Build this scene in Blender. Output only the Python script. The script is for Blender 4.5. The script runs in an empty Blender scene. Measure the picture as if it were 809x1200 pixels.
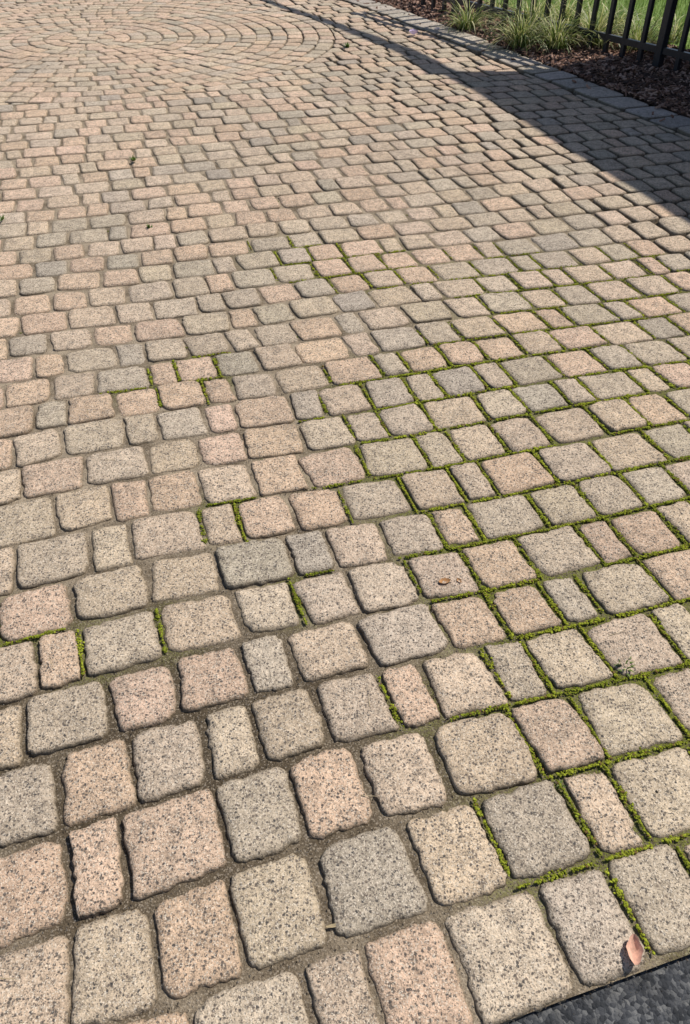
import bpy, math, random
import numpy as np
from mathutils import Vector, Euler
random.seed(23); rng=np.random.default_rng(23)
scene=bpy.context.scene
scene.view_settings.view_transform='Standard'
scene.view_settings.look='None'
scene.view_settings.exposure=0
R=math.radians
# ---------------------------------------------------------------- helpers
def new_obj(name,verts,faces,mat=None,smooth=False,parent=None,cols=None):
    me=bpy.data.meshes.new(name); me.from_pydata([tuple(v) for v in verts],[],faces)
    if smooth: me.polygons.foreach_set('use_smooth',[True]*len(me.polygons))
    if cols is not None:
        a=me.color_attributes.new('tint','FLOAT_COLOR','POINT')
        a.data.foreach_set('color',np.asarray(cols,dtype=np.float32).ravel())
    me.update()
    ob=bpy.data.objects.new(name,me); scene.collection.objects.link(ob)
    if mat: me.materials.append(mat)
    if parent: ob.parent=parent
    return ob
class NT:
    def __init__(s,name):
        s.m=bpy.data.materials.new(name); s.m.use_nodes=True; s.t=s.m.node_tree; s.t.nodes.clear()
        s.out=s.n('ShaderNodeOutputMaterial'); s.b=s.n('ShaderNodeBsdfPrincipled')
        s.l(s.b.outputs[0],s.out.inputs[0])
        s.co=s.n('ShaderNodeTexCoord').outputs['Object']
    def n(s,t,**k):
        x=s.t.nodes.new(t)
        for a,b in k.items(): setattr(x,a,b)
        return x
    def l(s,a,b): s.t.links.new(a,b)
    def noise(s,sc,det=3,rough=.6):
        x=s.n('ShaderNodeTexNoise'); x.inputs['Scale'].default_value=sc; x.inputs['Detail'].default_value=det
        x.inputs['Roughness'].default_value=rough; s.l(s.co,x.inputs['Vector']); s.last=x; return x.outputs['Fac']
    def vor(s,sc,vec=None):
        x=s.n('ShaderNodeTexVoronoi'); x.inputs['Scale'].default_value=sc; s.l(vec or s.co,x.inputs['Vector']); return x
    def ramp(s,f,stops,interp='LINEAR'):
        x=s.n('ShaderNodeValToRGB'); x.color_ramp.interpolation=interp; e=x.color_ramp.elements
        while len(e)<len(stops): e.new(.5)
        for i,(p,c) in enumerate(stops):
            e[i].position=p; e[i].color=(c[0],c[1],c[2],1) if hasattr(c,'__len__') else (c,c,c,1)
        s.l(f,x.inputs[0]); return x.outputs[0]
    def mix(s,f,a,b,mode='MIX'):
        x=s.n('ShaderNodeMix',data_type='RGBA',blend_type=mode)
        for sock,v in ((x.inputs[0],f),(x.inputs[6],a),(x.inputs[7],b)):
            if hasattr(v,'links') : s.l(v,sock)
            elif hasattr(v,'__len__'): sock.default_value=(v[0],v[1],v[2],1)
            else: sock.default_value=v
        return x.outputs[2]
    def math(s,op,a,b=0.0,c=0.0):
        x=s.n('ShaderNodeMath',operation=op)
        for i,v in enumerate((a,b,c)):
            if hasattr(v,'links'): s.l(v,x.inputs[i])
            else: x.inputs[i].default_value=v
        return x.outputs[0]
    def bump(s,h,st,d):
        x=s.n('ShaderNodeBump'); x.inputs['Strength'].default_value=st; x.inputs['Distance'].default_value=d
        s.l(h,x.inputs['Height']); s.l(x.outputs[0],s.b.inputs['Normal'])
    def fin(s,col,rough=.9,spec=.25):
        if hasattr(col,'links'): s.l(col,s.b.inputs['Base Color'])
        else: s.b.inputs['Base Color'].default_value=(*col,1)
        s.b.inputs['Roughness'].default_value=rough
        s.b.inputs['Specular IOR Level'].default_value=spec
        return s.m
def attr(s,name='tint'):
    a=s.n('ShaderNodeAttribute'); a.attribute_name=name; return a

# ---------------------------------------------------------------- materials
def mat_paver():
    s=NT('exposed_aggregate_paver'); a=attr(s)
    base=a.outputs['Color']; edge=a.outputs['Alpha']
    med=s.noise(28,3,.75)
    grime=s.noise(3.2,3,.75)
    fine=s.noise(150,3,.80); finenode=s.last
    vm=s.n('ShaderNodeVectorMath',operation='MULTIPLY_ADD'); s.l(finenode.outputs['Color'],vm.inputs[0])
    vm.inputs[1].default_value=(.007,.007,.007); s.l(s.co,vm.inputs[2]); wv=vm.outputs[0]
    c=s.mix(1.0,base,s.ramp(med,[(.28,.70),(.5,.98),(.7,1.18)]),'MULTIPLY')
    gm=s.math('MULTIPLY',s.ramp(grime,[(.46,0),(.66,.50)]),s.ramp(med,[(.3,1),(.62,.35)]))
    c=s.mix(gm,c,(.25,.205,.155))
    c=s.mix(1.0,c,s.ramp(fine,[(.32,.62),(.5,1.0),(.7,1.28)]),'MULTIPLY')
    v1=s.vor(165,wv); v2=s.vor(360,wv)
    sp=s.n('ShaderNodeSeparateColor'); s.l(v1.outputs['Color'],sp.inputs[0])
    sp2=s.n('ShaderNodeSeparateColor'); s.l(v2.outputs['Color'],sp2.inputs[0])
    r1=s.math('ADD',sp.outputs[0],s.math('MULTIPLY',s.math('SUBTRACT',med,.5),.9))
    m1=s.ramp(r1,[(.29,1.0),(.34,0.0)])
    g1=s.math('MULTIPLY',m1,s.ramp(v1.outputs['Distance'],[(.38,.95),(.58,0)]))
    c=s.mix(g1,c,s.mix(sp.outputs[1],(.05,.051,.055),(.21,.165,.13)))
    g2=s.math('MULTIPLY',s.ramp(sp2.outputs[0],[(.30,.9),(.35,0)]),s.ramp(v2.outputs['Distance'],[(.42,.95),(.6,0)]))
    c=s.mix(g2,c,(.11,.098,.085))
    g3=s.math('MULTIPLY',s.ramp(sp2.outputs[1],[(.74,0),(.80,.8)]),s.ramp(v2.outputs['Distance'],[(.38,.9),(.6,0)]))
    c=s.mix(g3,c,(.80,.70,.575))
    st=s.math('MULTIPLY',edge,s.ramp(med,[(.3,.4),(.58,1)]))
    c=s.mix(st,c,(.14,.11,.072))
    s.bump(s.math('ADD',s.noise(170,3,.85),s.math('MULTIPLY',med,.7)),.85,.006)
    return s.fin(c,.97,.08)
def mat_bed():
    s=NT('joint_sand'); a=attr(s); sp=s.n('ShaderNodeSeparateColor'); s.l(a.outputs['Color'],sp.inputs[0])
    n=s.noise(7,3,.7); f=s.noise(230,2,.8); v=s.vor(350)
    sv=s.n('ShaderNodeSeparateColor'); s.l(v.outputs['Color'],sv.inputs[0])
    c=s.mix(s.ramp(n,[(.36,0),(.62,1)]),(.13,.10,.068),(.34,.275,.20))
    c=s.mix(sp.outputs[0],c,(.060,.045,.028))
    c=s.mix(s.ramp(sv.outputs[0],[(.78,0),(.84,.5)]),c,(.38,.32,.25))
    c=s.mix(s.math('MULTIPLY',sp.outputs[1],s.ramp(f,[(.40,0),(.55,.95)])),c,(.14,.16,.022))
    c=s.mix(1.0,c,s.ramp(f,[(.3,.6),(.7,1.3)]),'MULTIPLY')
    s.bump(f,.9,.005); return s.fin(c,1,.1)
def mat_vc(name,rough=.8,spec=.2,nscale=0,amt=.3,transl=0,bump=None):
    s=NT(name); a=attr(s); c=a.outputs['Color']
    if nscale:
        n=s.noise(nscale,2,.7); c=s.mix(1.0,c,s.ramp(n,[(.3,1-amt),(.7,1+amt)]),'MULTIPLY')
        if bump: s.bump(n,bump[0],bump[1])
    m=s.fin(c,rough,spec)
    if transl:
        tr=s.n('ShaderNodeBsdfTranslucent'); s.l(c,tr.inputs[0]); mx=s.n('ShaderNodeMixShader'); mx.inputs[0].default_value=transl
        s.l(s.b.outputs[0],mx.inputs[1]); s.l(tr.outputs[0],mx.inputs[2]); s.l(mx.outputs[0],s.out.inputs[0])
    return m
def mat_simple(name,c1,c2,sc,rough=.9,bd=.01,spec=.2,bs=.6):
    s=NT(name); n=s.noise(sc,4,.7); c=s.mix(s.ramp(n,[(.35,0),(.65,1)]),c1,c2); s.bump(n,bs,bd); return s.fin(c,rough,spec)
def mat_asphalt():
    s=NT('asphalt'); v=s.vor(130); sp=s.n('ShaderNodeSeparateColor'); s.l(v.outputs['Color'],sp.inputs[0])
    c=s.ramp(sp.outputs[0],[(0,(.02,.022,.026)),(.6,(.05,.053,.06)),(1,(.13,.13,.13))])
    c=s.mix(1.0,c,s.ramp(s.noise(20,3,.6),[(.3,.7),(.7,1.3)]),'MULTIPLY')
    h=s.math('ADD',s.math('MULTIPLY',v.outputs['Distance'],-1.0),s.noise(200,3,.7)); s.bump(h,.9,.004); return s.fin(c,.85,.3)
MP=mat_paver(); MB=mat_bed()

# ---------------------------------------------------------------- layout frame
U=np.array([.9563,.2924]); V=np.array([-.2924,.9563])
V0=.330
def uv2w(u,v):
    u=np.asarray(u,float); v=np.asarray(v,float)
    uu=u+.016*np.sin(v*1.3+.6)+.010*np.sin(v*3.1+u*.9)
    vv=v+(.020*np.sin(u*1.25+1.0+v*.35)+.010*np.sin(u*3.3+v*1.1))*np.clip((v-V0)/.6,0,1)
    return np.stack([uu*U[0]+vv*V[0],uu*U[1]+vv*V[1]],-1)
NB=np.array([.924,.383]); NB=NB/np.linalg.norm(NB); CB=4.427; BW=.30
DB=np.array([NB[1],-NB[0]])
CC=np.array([-2.45,8.6]); CR=2.35
def relief(x,y):
    return .012*np.sin(x*1.1+y*.7)*np.sin(y*.9-x*.4)+.005*np.sin(x*3.1+1)*np.sin(y*2.7)
MOSS=[(.735,1.08,.24,1),(.60,1.19,.22,1),(.43,1.39,.22,1),(.44,.98,.17,.9),(.37,1.58,.20,1),(.25,1.9,.24,1),(.58,1.98,.30,.95),
(.72,1.66,.28,1),(.88,1.55,.26,1),(.22,2.32,.25,1),(.44,2.43,.30,1),(.9,2.43,.40,.85),(.84,2.88,.35,.7),(1.22,3.13,.45,.7),
(.06,3.45,.25,.9),(-.22,3.55,.2,.7),(.74,3.3,.3,.7),(-.54,2.47,.13,.9),(-.71,2.40,.10,.7),(-.33,1.71,.09,1),(-.12,1.39,.08,.9),
(-.61,1.22,.09,.8),(-.83,1.28,.09,.9),(-.43,1.28,.08,.7),(.36,.73,.13,.7),(.53,.75,.17,.8),(.78,.72,.22,.8),(.1,2.0,.14,.7),(.62,.88,.18,.9),(1.0,1.9,.3,.9),(1.2,2.5,.3,.7),(.15,1.05,.08,.6)]
def mossd(x,y):
    d=0
    for a,b,r,s in MOSS: d=np.maximum(d,s*np.exp(-(((x-a)**2+(y-b)**2)/(r*r))**1.5*.7))
    return d
def lowleft(x,y): return np.exp(-(((x+.35)/.8)**2+((y-.95)/.5)**2))
def dirt_and_shade(x,y):
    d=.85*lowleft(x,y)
    d=np.maximum(d,.95*np.clip((x*.924+y*.383-2.35)/.7,0,1))  # open joints toward the border: their shade is put into the bed colour
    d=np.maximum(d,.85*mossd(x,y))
    return d

# ---------------------------------------------------------------- pavers
PV=[];PF=[];PC=[];nv=0
PAL=[((.62,.445,.325),3.2),((.60,.462,.345),3.6),((.57,.457,.345),3.0),((.52,.428,.333),2.0),((.45,.382,.308),1.1),((.66,.475,.350),1.6)]
pw=np.array([p[1] for p in PAL]); 
def rrect(w,h,r,k,sn):
    pts=[]
    for cx,cy,a0 in ((w-r,h-r,0),(-w+r,h-r,90),(-w+r,-h+r,180),(w-r,-h+r,270)):
        for i in range(k): 
            a=R(a0+90*i/(k-1)); pts.append((cx+r*math.cos(a),cy+r*math.sin(a)))
        p=pts[-1]
        nx={0:(-w+r,h),90:(-w,-h+r),180:(w-r,-h),270:(w,h-r)}[a0]
        for j in range(1,sn+1):
            t=j/(sn+1); pts.append((p[0]+(nx[0]-p[0])*t,p[1]+(nx[1]-p[1])*t))
    return np.array(pts)
def add_paver(cu,cv,hw,hh,mapf,clip,shade=None,zoff=0,dirt=1.0):
    global nv
    c0=mapf(np.array([cu]),np.array([cv]))[0]
    dist=math.hypot(c0[0],c0[1])
    if dist<1.7: k,sn=6,11
    elif dist<3.2: k,sn=4,5
    else: k,sn=3,2
    r=min(hw,hh)*random.uniform(.14,.33)
    P=rrect(hw,hh,r,k,sn); n=len(P)
    th=np.arctan2(P[:,1],P[:,0])
    w=sum(random.uniform(-.0014,.0014)*np.sin(m*th+random.uniform(0,6.3)) for m in (2,3,4,5,7,11,13))
    if dist<3.2: w=w+rng.normal(0,.0013,n)
    for q in range(4):
        if random.random()<.5:
            qa=math.atan2((1,1,-1,-1)[q]*hh,(1,-1,-1,1)[q]*hw)+random.gauss(0,.08)
            da=np.abs((th-qa+math.pi)%(2*math.pi)-math.pi); w=w-random.uniform(.002,.011)*np.clip(1-da/random.uniform(.15,.35),0,1)
    if dist<3.2 and random.random()<.5:
        qa=random.uniform(0,6.3); da=np.abs((th-qa+math.pi)%(2*math.pi)-math.pi); w=w-random.uniform(.001,.005)*np.clip(1-da/.2,0,1)
    rad=np.hypot(P[:,0],P[:,1]); P=P*((rad+w)/rad)[:,None]
    a=random.gauss(0,R(1.7)); ca,sa=math.cos(a),math.sin(a); P=P@np.array([[ca,sa],[-sa,ca]])
    kx=random.gauss(0,.03); P[:,0]*=1+kx*P[:,1]/hh
    W=mapf(P[:,0]+cu,P[:,1]+cv)
    W,ok=clip(W,c0)
    if not ok: return
    c=W.mean(0)
    d=W-c; L=np.hypot(d[:,0],d[:,1]); L[L<1e-4]=1e-4
    if L.max()<.03: return
    tx,ty=np.clip(rng.normal(0,.014,2),-.024,.024)
    z0=zoff+float(np.clip(random.gauss(.0004,.0019),-.0018,.006))
    if shade is None:
        wt=pw.copy()
        g=max(0,min(1,.5+.35*(c[0])/(.6+.2*c[1])))
        wt[0]*=1.5-g; wt[5]*=1.5-g; wt[4]*=.3+g; wt[3]*=.6+g
        col=np.array(PAL[rng.choice(len(PAL),p=wt/wt.sum())][0])
    else: col=np.array(shade)
    col=col*random.uniform(.88,1.07)*(1+.05*math.sin(c[0]*1.7+c[1]*.9)*math.sin(c[1]*1.3+1)); col=col*np.array([1,random.uniform(.985,1.015),random.uniform(.95,1.02)])
    wear=random.uniform(.8,1.8)
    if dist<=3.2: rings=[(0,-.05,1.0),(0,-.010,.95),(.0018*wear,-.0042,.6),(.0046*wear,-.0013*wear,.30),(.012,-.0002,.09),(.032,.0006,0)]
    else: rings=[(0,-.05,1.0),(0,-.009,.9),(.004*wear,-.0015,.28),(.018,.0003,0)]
    vs=[];cs=[]
    for ins,z,e in rings:
        f=np.clip(1-ins/ np.maximum(L*.9,.004),.05,1)
        Q=c+d*f[:,None]
        zz=z+z0+tx*(Q[:,0]-c[0])+ty*(Q[:,1]-c[1])+relief(Q[:,0],Q[:,1])
        if dist<3.2 and z>-.02: zz=zz+rng.normal(0,.0007,n)
        vs.append(np.column_stack([Q,zz])); cs.append(np.column_stack([np.tile(col,(n,1)),np.full(n,e*dirt)]))
    vs.append(np.array([[c[0],c[1],.0008+z0+relief(c[0],c[1])]])); cs.append(np.array([[*col,0]]))
    b=nv
    for ri in range(len(rings)-1):
        o=b+ri*n
        for i in range(n):
            j=(i+1)%n; PF.append((o+i,o+j,o+n+j,o+n+i))
    o=b+(len(rings)-1)*n; ce=b+len(rings)*n
    for i in range(n): PF.append((o+i,o+(i+1)%n,ce))
    PV.extend(vs); PC.extend(cs); nv+=len(rings)*n+1
def clip_field(W,c0):
    s=W@NB-(CB-BW-.006); 
    if (s>0).mean()>.72: return W,False
    W=W-np.clip(s,0,None)[:,None]*NB
    d=W-CC; L=np.hypot(d[:,0],d[:,1]); m=L<CR+.004
    if m.mean()>.72: return W,False
    W=np.where(m[:,None],CC+d/np.maximum(L,1e-3)[:,None]*(CR+.004),W)
    return W,True
noclip=lambda W,c:(W,True)
JOINTS=[]
v=V0; row=0
while v<13.2:
    rh=.179+random.uniform(-.009,.009)
    u=-4.0+random.uniform(0,.2); last=-1
    while u<5.4:
        k=random.choices([0,1,2],[.22,.46,.32])[0]
        if k==0 and last==0: k=2
        w=(.106,.156,.192)[k]+random.uniform(-.008,.008); last=k
        JOINTS.append((u,v,u+w,v+rh))
        cu,cv=u+w/2,v+rh/2
        c0=uv2w(cu,cv)
        g=.0028+abs(random.gauss(0,.0016))+.0022*float(mossd(c0[0],c0[1]))+.0028*float(lowleft(c0[0],c0[1]))
        op=float(np.clip((c0@NB-2.3)/.5,0,1))
        gx=g+op*abs(random.gauss(0,.0055)); gy=g+.0004
        add_paver(cu+random.gauss(0,.0018),cv+random.gauss(0,.0018),w/2-gx,rh/2-gy,uv2w,clip_field)
        u+=w
    v+=rh; row+=1
rr=.10
add_paver(0,0,.085,.085,lambda a,b:np.stack([CC[0]+a,CC[1]+b],-1),noclip,dirt=.6)
while rr<CR-.05:
    dr=(CR-rr)/max(1,round((CR-rr)/.155)); rm=rr+dr/2; n=max(6,round(2*math.pi*rm/.165)); st=2*math.pi/n; off=random.random()
    def mp(a,b,rm=rm): return np.stack([CC[0]+b*np.cos(a/rm),CC[1]+b*np.sin(a/rm)],-1)
    for i in range(n):
        add_paver((i+off)*st*rm+random.gauss(0,.004),rm+random.gauss(0,.004),st*rm/2-.005,dr/2-.0034,mp,noclip,dirt=.75)
    rr+=dr
t=-13.0
P0=NB*CB
while t<9.5:
    L=random.uniform(.25,.31)
    def mp(a,b): return P0[None,:]+np.asarray(a)[:,None]*DB-np.asarray(b)[:,None]*NB
    add_paver(t+L/2,BW/2,L/2-.009,BW/2-.008,mp,noclip,shade=random.choice([(.46,.41,.36),(.41,.37,.33),(.50,.435,.375)]),zoff=.012)
    t+=L
PVa=np.concatenate(PV); PCa=np.concatenate(PC)
driveway=new_obj('paver_driveway',PVa,PF,MP,True,cols=PCa)

us=np.arange(-4.1,5.6,.03); vs_=np.concatenate([np.arange(V0+.004,4,.02),np.arange(4,13.4,.05)])
UU,VV=np.meshgrid(us,vs_); G=uv2w(UU.ravel(),VV.ravel())
s=G@NB-(CB-.01); G=G-np.clip(s,0,None)[:,None]*NB
bz=np.clip(-.0074+rng.normal(0,.0009,len(G))+.0016*np.sin(G[:,0]*7+G[:,1]*3),-.02,-.0056)-.013*np.clip((G@NB-2.4)/.6,0,1)-.005*lowleft(G[:,0],G[:,1])-.001*mossd(G[:,0],G[:,1])
z=bz+relief(G[:,0],G[:,1])
dd=dirt_and_shade(G[:,0],G[:,1]); md=mossd(G[:,0],G[:,1])
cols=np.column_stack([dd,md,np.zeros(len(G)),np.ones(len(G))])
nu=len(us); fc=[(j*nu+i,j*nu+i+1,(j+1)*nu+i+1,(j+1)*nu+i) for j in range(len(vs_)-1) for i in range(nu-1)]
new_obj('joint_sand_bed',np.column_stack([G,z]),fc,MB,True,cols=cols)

# ---------------------------------------------------------------- moss
ico_v=[];t_=(1+5**.5)/2
for a,b in ((-1,t_),(1,t_),(-1,-t_),(1,-t_)): ico_v.append((a,b,0))
for a,b in ((-1,t_),(1,t_),(-1,-t_),(1,-t_)): ico_v.append((0,a,b))
for a,b in ((t_,-1),(t_,1),(-t_,-1),(-t_,1)): ico_v.append((a,0,b))
ico_v=np.array(ico_v)/math.sqrt(1+t_*t_)
ico_f=[(0,11,5),(0,5,1),(0,1,7),(0,7,10),(0,10,11),(1,5,9),(5,11,4),(11,10,2),(10,7,6),(7,1,8),(3,9,4),(3,4,2),(3,2,6),(3,6,8),(3,8,9),(4,9,5),(2,4,11),(6,2,10),(8,6,7),(9,8,1)]
oc_v=ico_v[[0,3,5,6,9,10]]
MV=[];MF=[];MC=[];mc=0
def clump(x,y,z,r,col):
    global mc
    q=ico_v*rng.uniform(.7,1.3,(12,1))*r; q[:,2]*=.6
    MV.append(q+np.array([x,y,z])); MF.extend([(a+mc,b+mc,c+mc) for a,b,c in ico_f]); mc+=12
    MC.append(np.column_stack([np.tile(col,(12,1))*rng.uniform(.75,1.2,(12,1)),np.ones(12)]))
for (u0,v0,u1,v1) in JOINTS:
    if v0>4.6: continue
    for horiz in (0,1):
        a=(u0,v0); b=(u1,v0) if horiz else (u0,v1)
        m=uv2w((a[0]+b[0])/2,(a[1]+b[1])/2); d=float(mossd(m[0],m[1]))
        if random.random()>d*(1.15 if horiz else 1.7) or d<.12: continue
        far=math.hypot(*m)
        n=int(.19/.0008*min(1,d+.25)); 
        if far>2.0: n=int(n*.6)
        if far>2.8: n=int(n*.7)
        c1=random.uniform(0,.5); s0=random.uniform(0,.3)*(1.1-d); s1=1-random.uniform(0,.3)*(1.1-d)
        base=np.array([.25,.275,.028])*(1-c1)+np.array([.10,.13,.018])*c1
        wid=random.uniform(.0024,.0048); ph=random.uniform(0,6); ph2=random.uniform(0,6); thr=random.uniform(-1.5,-.5)
        for i in range(n):
            tt=random.uniform(s0,s1)
            if math.sin(tt*17+ph2)+.6*math.sin(tt*41+ph)<thr: continue
            ww=wid*(.6+.4*math.sin(tt*9+ph))
            p=uv2w(a[0]+(b[0]-a[0])*tt,a[1]+(b[1]-a[1])*tt)+rng.normal(0,ww,2)
            r=random.uniform(.0014,.0034)*(1 if far<2.0 else 1.35)
            col=base*random.uniform(.5,1.35)
            if random.random()<.08: col=np.array([.15,.10,.035])
            clump(p[0],p[1],-.0024+random.uniform(-.003,.002)+float(relief(p[0],p[1])),r,col)
for i in range(140):
    u,v0,u1,v1=random.choice(JOINTS)
    if v0>5: continue
    p=uv2w(u,v0+random.random()*.18)
    for j in range(14):
        q=p+rng.normal(0,.0032,2); clump(q[0],q[1],-.005+float(relief(q[0],q[1])),random.uniform(.0013,.0024),np.array([.12,.13,.025])*random.uniform(.5,1.3))
new_obj('moss',np.concatenate(MV),MF,mat_vc('moss_green',1,.05),False,cols=np.concatenate(MC))
print('moss verts',mc,'paver verts',len(PVa))

# ---------------------------------------------------------------- loose grit
GV=[];GF=[];GC=[];gc=0
def grain(xx,yy,zz,r):
    global gc
    q=oc_v*rng.uniform(.6,1.3,(6,1))*r+np.array([xx,yy,zz+float(relief(xx,yy))])
    GV.append(q); GF.extend([(gc+a,gc+b,gc+c) for a,b,c in ((0,1,2),(0,2,3),(0,3,4),(0,4,5),(1,2,3),(1,3,4),(1,4,5),(2,3,5),(0,1,5))]); gc+=6
    c=random.choice([(.5,.44,.36),(.3,.24,.18),(.12,.1,.08),(.42,.34,.26),(.2,.16,.12),(.09,.07,.05)]); GC.append(np.tile([*c,1],(6,1)))
for i in range(3200):
    yy=.4+3.2*random.random()**1.6; xx=random.uniform(-.55,.55)*(yy+.9)
    grain(xx,yy,.001,random.uniform(.0005,.0014)*(2 if random.random()<.04 else 1))
NJ=[j for j in JOINTS if j[1]<2.6 and -1.2<j[0]<2.2]
for j in NJ:
    for h in (0,1):
        for i in range(20):
            t=random.random()
            p=uv2w(j[0]+(j[2]-j[0])*t*h,j[1]+(j[3]-j[1])*t*(1-h))+rng.normal(0,.0034,2)
            grain(p[0],p[1],-.0056,random.uniform(.0007,.0024))
new_obj('grit',np.concatenate(GV),GF,mat_vc('grit_stone',.9),False,cols=np.concatenate(GC))

# ---------------------------------------------------------------- ground sheets
ground=new_obj('ground',[(-150,-150,-.07),(150,-150,-.07),(150,150,-.07),(-150,150,-.07)],[(0,1,2,3)],mat_simple('ground_turf',(.05,.075,.02),(.09,.11,.035),3,bd=.02))
def uvq(u,v,z): p=u*U+v*V; return (p[0],p[1],z)
ax=np.arange(-2,2.6,.02); ay=np.arange(-1.2,V0+.02,.02)
Rv=[];Rf=[]
for b in ay:
    for a in ax:
        p=a*U+b*V; Rv.append((p[0],p[1],-.018+rng.normal(0,.0014)+.004*math.sin(a*5)))
na=len(ax)
for j in range(len(ay)-1):
    for i in range(na-1): Rf.append((j*na+i,j*na+i+1,(j+1)*na+i+1,(j+1)*na+i))
MA=mat_asphalt()
base=len(Rv)
Rv+= [uvq(-40,-7,-.034),uvq(60,-7,-.034),uvq(60,V0-.003,-.034),uvq(-40,V0-.003,-.034)]; Rf.append((base,base+1,base+2,base+3))
new_obj('asphalt_road',Rv,Rf,MA,True)

FA=np.array([4.0,4.80]); FB=np.array([.78,10.35]); FD=(FB-FA)/np.linalg.norm(FB-FA); FN=np.array([FD[1],-FD[0]])
if FN[0]<0: FN=-FN
MM=mat_simple('bark_mulch',(.05,.032,.023),(.17,.105,.075),60,bd=.02,bs=1)
BEDX=.75
mv=[];mf=[]
T=np.arange(-13,9.5,.05)
for i,t in enumerate(T):
    a=P0+DB*t+NB*.002
    ff=FA+FD*float(np.dot(a-FA,FD))+FN*BEDX
    for j in range(26):
        q=a+(ff-a)*j/25; mv.append((q[0],q[1],-.012+.03*min(1,j/5)+rng.normal(0,.006)))
for i in range(len(T)-1):
    for j in range(25): mf.append((i*26+j,(i+1)*26+j,(i+1)*26+j+1,i*26+j+1))
new_obj('mulch_bed',mv,mf,MM,False)
cv=[];cf=[];cc=[];n0=0
for i in range(17000):
    t=random.uniform(-10.5,-3.0); a=P0+DB*t
    wd=abs(float(np.dot(FA-a,FN)))+BEDX
    q=a+NB*random.uniform(.0,wd)
    if random.random()<.03: q=q-NB*random.uniform(0,.3)
    L=random.uniform(.012,.04);w=random.uniform(.005,.014);h=random.uniform(.002,.006)
    M=Euler((random.gauss(0,.35),random.gauss(0,.35),random.uniform(0,6.3))).to_matrix()
    z=.024+random.uniform(-.01,.014) if np.dot(q-a,NB)>.12 else .016
    for sx,sy,sz in ((-1,-1,-1),(1,-.6,-1),(.8,1,-1),(-1,.7,-1),(-.9,-1,1),(1,-.5,1),(.7,.8,1),(-1,.6,1)):
        p=M@Vector((sx*L,sy*w,sz*h)); cv.append((q[0]+p.x,q[1]+p.y,z+p.z))
    cf.extend([tuple(n0+k for k in f) for f in ((4,5,6,7),(0,1,5,4),(1,2,6,5),(2,3,7,6),(3,0,4,7))]); n0+=8
    c=random.choice([(.16,.085,.06),(.24,.14,.10),(.09,.055,.04),(.40,.26,.20),(.07,.045,.038)]); cc+= [[*c,1]]*8
new_obj('bark_mulch_chips',cv,cf,mat_vc('bark_chip',.9,.15),False,cols=cc)

class Blades:
    def __init__(s): s.v=[];s.f=[];s.c=[]
    def blade(s,x,y,z,L,w,az,lean,droop,col,tip=None,seg=4):
        b=len(s.v); dx,dy=math.cos(az),math.sin(az); px,py=-dy,dx
        a=lean; X=0;Z=0; stp=L/seg
        tip=tip or col
        for i in range(seg+1):
            f=i/seg; ww=w*(1-f**1.6)*.5+.0003
            for sg in (-1,1): s.v.append((x+dx*X+px*ww*sg,y+dy*X+py*ww*sg,max(z+Z,.012 if z>0 else z))); s.c.append([*(np.array(col)*(1-f)+np.array(tip)*f),1])
            X+=math.sin(a)*stp; Z+=math.cos(a)*stp; a+=droop/seg
        for i in range(seg): s.f.append((b+2*i,b+2*i+1,b+2*i+3,b+2*i+2))
MBL=mat_vc('leaf_blade',.5,.4,transl=.35)
def lily(x,y,n,L):
    B=Blades()
    for i in range(n):
        a=random.uniform(0,6.28); r=random.uniform(0,.09)
        c=random.choice([(.16,.22,.05),(.26,.30,.08),(.45,.45,.17),(.66,.62,.36),(.10,.15,.035)])
        B.blade(x+r*math.cos(a),y+r*math.sin(a),.015,L*random.uniform(.6,1.15),random.uniform(.007,.014),a+random.gauss(0,.5),random.uniform(.05,.9),random.uniform(.9,2.4),c,tuple(k*1.2 for k in c),6)
    return new_obj('lilyturf_plant',B.v,B.f,MBL,False,cols=B.c)
for x,y,n,L in [(1.58,8.12,220,.50),(1.88,8.0,200,.46),(1.2,8.95,150,.38),(1.8,8.7,220,.52),(2.25,8.15,220,.50),(2.6,7.95,170,.42),(2.15,8.9,170,.46),(1.6,9.6,130,.36),(2.6,8.7,150,.42),(3.0,8.3,120,.36)]:
    lily(x,y,n,L)
B=Blades()
for i in range(34000):
    x=random.uniform(1.0,6.2); y=random.uniform(6.6,14)
    d=np.dot(np.array([x,y])-FA,FN)
    if d<BEDX+.01 or d>3.4: continue
    c=np.array(random.choice([(.16,.27,.045),(.21,.32,.065),(.12,.21,.035),(.30,.34,.11)]))*random.uniform(.7,1.2)
    B.blade(x,y,-.03,random.uniform(.05,.09),random.uniform(.003,.006),random.uniform(0,6.28),random.uniform(0,.5),random.uniform(0,1),tuple(c),None,2)
new_obj('lawn_grass',B.v,B.f,MBL,False,cols=B.c)
lz=[(*(FA+FD*t+FN*d),-.03) for t,d in ((-3,BEDX-.01),(14,BEDX-.01),(14,30),(-3,30))]
new_obj('lawn',lz,[(0,1,2,3)],mat_simple('lawn_turf',(.10,.17,.03),(.17,.25,.06),20,bd=.02))

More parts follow.
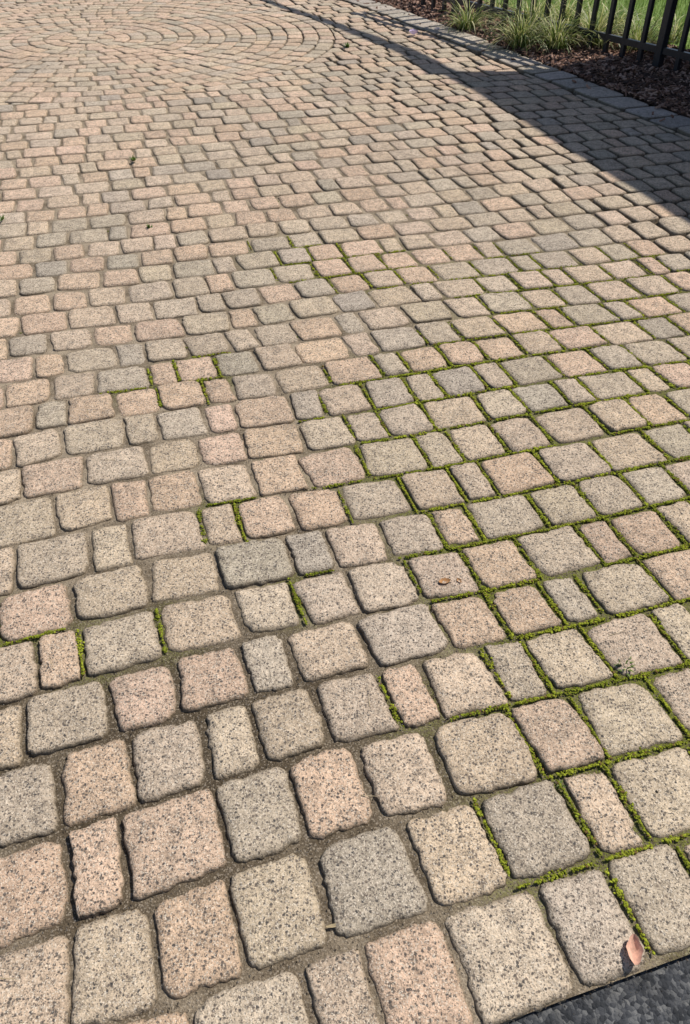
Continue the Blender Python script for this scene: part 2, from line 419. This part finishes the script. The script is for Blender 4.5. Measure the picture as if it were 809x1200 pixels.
# ---------------------------------------------------------------- fence
MFn=mat_simple('black_metal_paint',(.012,.014,.02),(.025,.027,.035),15,rough=.4,bd=.0005,spec=.5,bs=.2)
fence=bpy.data.objects.new('metal_fence',None); scene.collection.objects.link(fence)
def box_dir(name,c,half,mat,par,yaw=0,bev=.003):
    hx,hy,hz=half; ca,sa=math.cos(yaw),math.sin(yaw)
    V8=[]
    for z_ in (-hz,hz):
        for x_,y_ in ((-hx+bev,-hy),(hx-bev,-hy),(hx,-hy+bev),(hx,hy-bev),(hx-bev,hy),(-hx+bev,hy),(-hx,hy-bev),(-hx,-hy+bev)):
            V8.append((c[0]+x_*ca-y_*sa,c[1]+x_*sa+y_*ca,c[2]+z_))
    F=[tuple(range(7,-1,-1)),tuple(range(8,16))]+[(i,(i+1)%8,8+(i+1)%8,8+i) for i in range(8)]
    return new_obj(name,V8,F,mat,False,par)
LF=float(np.linalg.norm(FB-FA)); yaw=math.atan2(FD[1],FD[0])
mid=(FA+FB)/2
for i,zc in enumerate((.15,1.02,1.18)):
    box_dir('rail_%d'%(i+1),(mid[0],mid[1],zc),(LF/2,.018,.024),MFn,fence,yaw)
k=0; t=.06
while t<LF:
    p=FA+FD*t
    if k%14==0: box_dir('post_%d'%(k//14),(p[0],p[1],.66),(.032,.032,.66),MFn,fence,yaw)
    else: box_dir('picket_%d'%k,(p[0],p[1],.64),(.019,.019,.61),MFn,fence,yaw)
    k+=1; t+=.20

# ---------------------------------------------------------------- house (unseen, added right of the drive to cast the shadow)
SA=R(60); SE=R(55)
S=Vector((math.sin(SA)*math.cos(SE),math.cos(SA)*math.cos(SE),math.sin(SE)))
house=bpy.data.objects.new('shadow_caster_house',None); scene.collection.objects.link(house)
E=np.array([3.32,8.67]); ED=np.array([.2806,-.9598]); EN=np.array([.9598,.2806])
def hp(a,b,z): q=E+ED*a+EN*b; return (q[0],q[1],z)
def prism(name,a0,a1,prof,mat):
    n=len(prof); v=[hp(a0,b,z) for b,z in prof]+[hp(a1,b,z) for b,z in prof]
    f=[tuple(range(n)),tuple(range(2*n-1,n-1,-1))]+[(i,i+n,(i+1)%n+n,(i+1)%n) for i in range(n)]
    return new_obj(name,v,f,mat,False,house)
sb=NT('house_brick'); bt=sb.n('ShaderNodeTexBrick'); bt.inputs['Scale'].default_value=5; bt.inputs['Color1'].default_value=(.3,.12,.08,1); bt.inputs['Color2'].default_value=(.22,.09,.06,1); bt.inputs['Mortar'].default_value=(.4,.38,.35,1)
sb.l(sb.co,bt.inputs[0]); MHB=sb.fin(bt.outputs[0])
prism('walls',.3,12,[(.45,-.05),(6.55,-.05),(6.55,4.15),(3.5,6.3),(.45,4.15)],MHB)
MRf=mat_simple('roof_shingle',(.06,.06,.065),(.12,.11,.11),20)
prism('roof',0,12.3,[(0,4.2),(3.5,6.7),(7,4.2),(7,4.05),(3.5,6.54),(0,4.05)],MRf)
MGl=mat_simple('window_glass',(.03,.04,.05),(.05,.06,.07),2,rough=.1,bd=.0001,spec=.6,bs=.05)
MWt=mat_simple('white_trim',(.7,.7,.68),(.8,.8,.78),8,bd=.001)
for i,a in enumerate((2,5.2,8.6)):
    prism('window_frame_%d'%i,a-.06,a+1.06,[(.40,.94),(.449,.94),(.449,2.46),(.40,2.46)],MWt)
    prism('window_%d'%i,a,a+1.0,[(.385,1.0),(.398,1.0),(.398,2.4),(.385,2.4)],MGl)
prism('door',3.6,4.5,[(.40,0),(.449,0),(.449,2.1),(.40,2.1)],MWt)
sh=[(.80,7.15,4.12),(.72,7.5,4.1),(.575,7.97,4.08),(.21,8.73,4.1),(-.32,9.7,4.2),(-.94,10.8,4.4),(-2.0,12.7,4.8),(-3.0,14.5,5.3)]  # added overhead cable, laid out from the thin shadow it should cast
kx,ky=S.x/S.z,S.y/S.z
cu=bpy.data.curves.new('shadow_cable','CURVE'); cu.dimensions='3D'; cu.bevel_depth=.055; cu.bevel_resolution=3
sp=cu.splines.new('POLY'); sp.points.add(len(sh)-1)
rad=[2.2,1.9,1.5,1.2,1.0,.85,.8,.8]
for i,(x,y,h) in enumerate(sh): sp.points[i].co=(x+h*kx,y+h*ky,h,1); sp.points[i].radius=rad[i]
MCb=mat_simple('cable_rubber',(.02,.02,.02),(.03,.03,.03),10)
cu.materials.append(MCb); ob=bpy.data.objects.new('shadow_cable',cu); scene.collection.objects.link(ob)
pole=bpy.data.objects.new('utility_pole',None); scene.collection.objects.link(pole)
pe=(sh[-1][0]+5.3*kx,sh[-1][1]+5.3*ky)
n=16; pv=[(pe[0]+math.cos(i*6.283/n)*r_,pe[1]+math.sin(i*6.283/n)*r_,z_) for z_,r_ in ((-.1,.14),(5.9,.10)) for i in range(n)]
MPo=mat_simple('pole_wood',(.12,.09,.06),(.2,.15,.1),12)
new_obj('shaft',pv,[(i,(i+1)%n,n+(i+1)%n,n+i) for i in range(n)]+[tuple(range(n,2*n))],MPo,True,pole)
box_dir('crossarm',(pe[0],pe[1],5.5),(.6,.05,.05),MPo,pole,.4)

# ---------------------------------------------------------------- small things
def leaf(name,x,y,z,L,w,yaw_,col,curl):
    v=[];f=[];c=[]; m=9
    for i in range(m):
        t=i/(m-1); hw=w*math.sin(math.pi*min(1,t*.93+.05))**.8*.5*random.uniform(.85,1.12)
        for j in range(5):
            s_=(j-2)/2; X=(t-.5)*L; Y=s_*hw; Z=z+curl*(s_*s_*.5*hw*2)+curl*.5*L*(t-.5)**2*2+random.uniform(0,.0012)
            v.append((x+X*math.cos(yaw_)-Y*math.sin(yaw_),y+X*math.sin(yaw_)+Y*math.cos(yaw_),Z)); k=.75 if j==2 else random.uniform(.85,1.1); c.append([col[0]*k,col[1]*k,col[2]*k,1])
    for i in range(m-1):
        for j in range(4): f.append((i*5+j,(i+1)*5+j,(i+1)*5+j+1,i*5+j+1))
    return new_obj(name,v,f,ML,True,cols=c)
ML=mat_vc('dry_leaf',.7,.2,120,.2,transl=.15)
leaf('fallen_leaf',.507,.535,.006,.052,.028,1.35,(.74,.45,.34),1.1)
leaf('fallen_leaf',.262,1.435,.006,.033,.02,.3,(.5,.27,.12),.8)
leaf('fallen_leaf',.30,1.44,.006,.018,.012,2,(.4,.22,.10),.8)
leaf('fallen_leaf',-.02,.58,.005,.03,.006,.2,(.45,.36,.22),.4)
leaf('fallen_petal',.66,8.7,.012,.09,.07,.4,(.62,.52,.72),1.2)
leaf('fallen_petal',.9,8.9,.014,.06,.05,2.4,(.6,.55,.6),1.0)
for x,y,n,L in [(.66,1.165,22,.026),(-.76,1.42,8,.014),(-.27,1.97,9,.016),(-.05,.50,8,.014),(.02,8.2,14,.05),(-1.27,4.95,14,.035),(-.33,1.72,12,.02),(.45,.86,8,.012),(-1.75,4.0,10,.03),(-.98,3.9,10,.025)]:
    B=Blades()
    for i in range(n):
        c=random.choice([(.12,.2,.04),(.18,.26,.06),(.09,.16,.03)])
        B.blade(x+random.gauss(0,.004),y+random.gauss(0,.004),-.004,L*random.uniform(.7,1.4),L*.38,random.uniform(0,6.28),random.uniform(.3,1.2),.6,c,None,4)
    new_obj('weed_sprout',B.v,B.f,MBL,False,cols=B.c)
B=Blades()
for i in range(40):
    y=.4+4*random.random()**1.5; x=random.uniform(-.5,.5)*(y+.8)
    if -.2924*x+.9563*y<V0+.08: continue
    B.blade(x,y,.004+float(relief(x,y)),random.uniform(.015,.05),.0013,random.uniform(0,6.28),1.55,random.uniform(-.05,.08),(.42,.34,.22),None,4)
new_obj('dry_stems',B.v,B.f,MBL,False,cols=B.c)

# ---------------------------------------------------------------- light, world, camera
w=bpy.data.worlds.new('World'); scene.world=w; w.use_nodes=True
nt=w.node_tree; bg=nt.nodes['Background']; sky=nt.nodes.new('ShaderNodeTexSky'); sky.sky_type='NISHITA'; sky.sun_disc=False
sky.sun_elevation=SE; sky.sun_rotation=SA; nt.links.new(sky.outputs[0],bg.inputs[0]); bg.inputs[1].default_value=.10
sl=bpy.data.lights.new('sun','SUN'); sl.energy=5.0; sl.angle=R(.5); sl.color=(1,.95,.86)
so=bpy.data.objects.new('sun',sl); so.rotation_euler=S.to_track_quat('Z','Y').to_euler(); so.location=(5,5,10); scene.collection.objects.link(so)
cam=bpy.data.cameras.new('camera'); cam.sensor_fit='VERTICAL'; cam.sensor_height=24; cam.lens=18.4; cam.clip_end=500; cam.clip_start=.05
co=bpy.data.objects.new('camera',cam); co.location=(0,0,1.5); co.rotation_euler=(R(49),0,0); scene.collection.objects.link(co); scene.camera=co
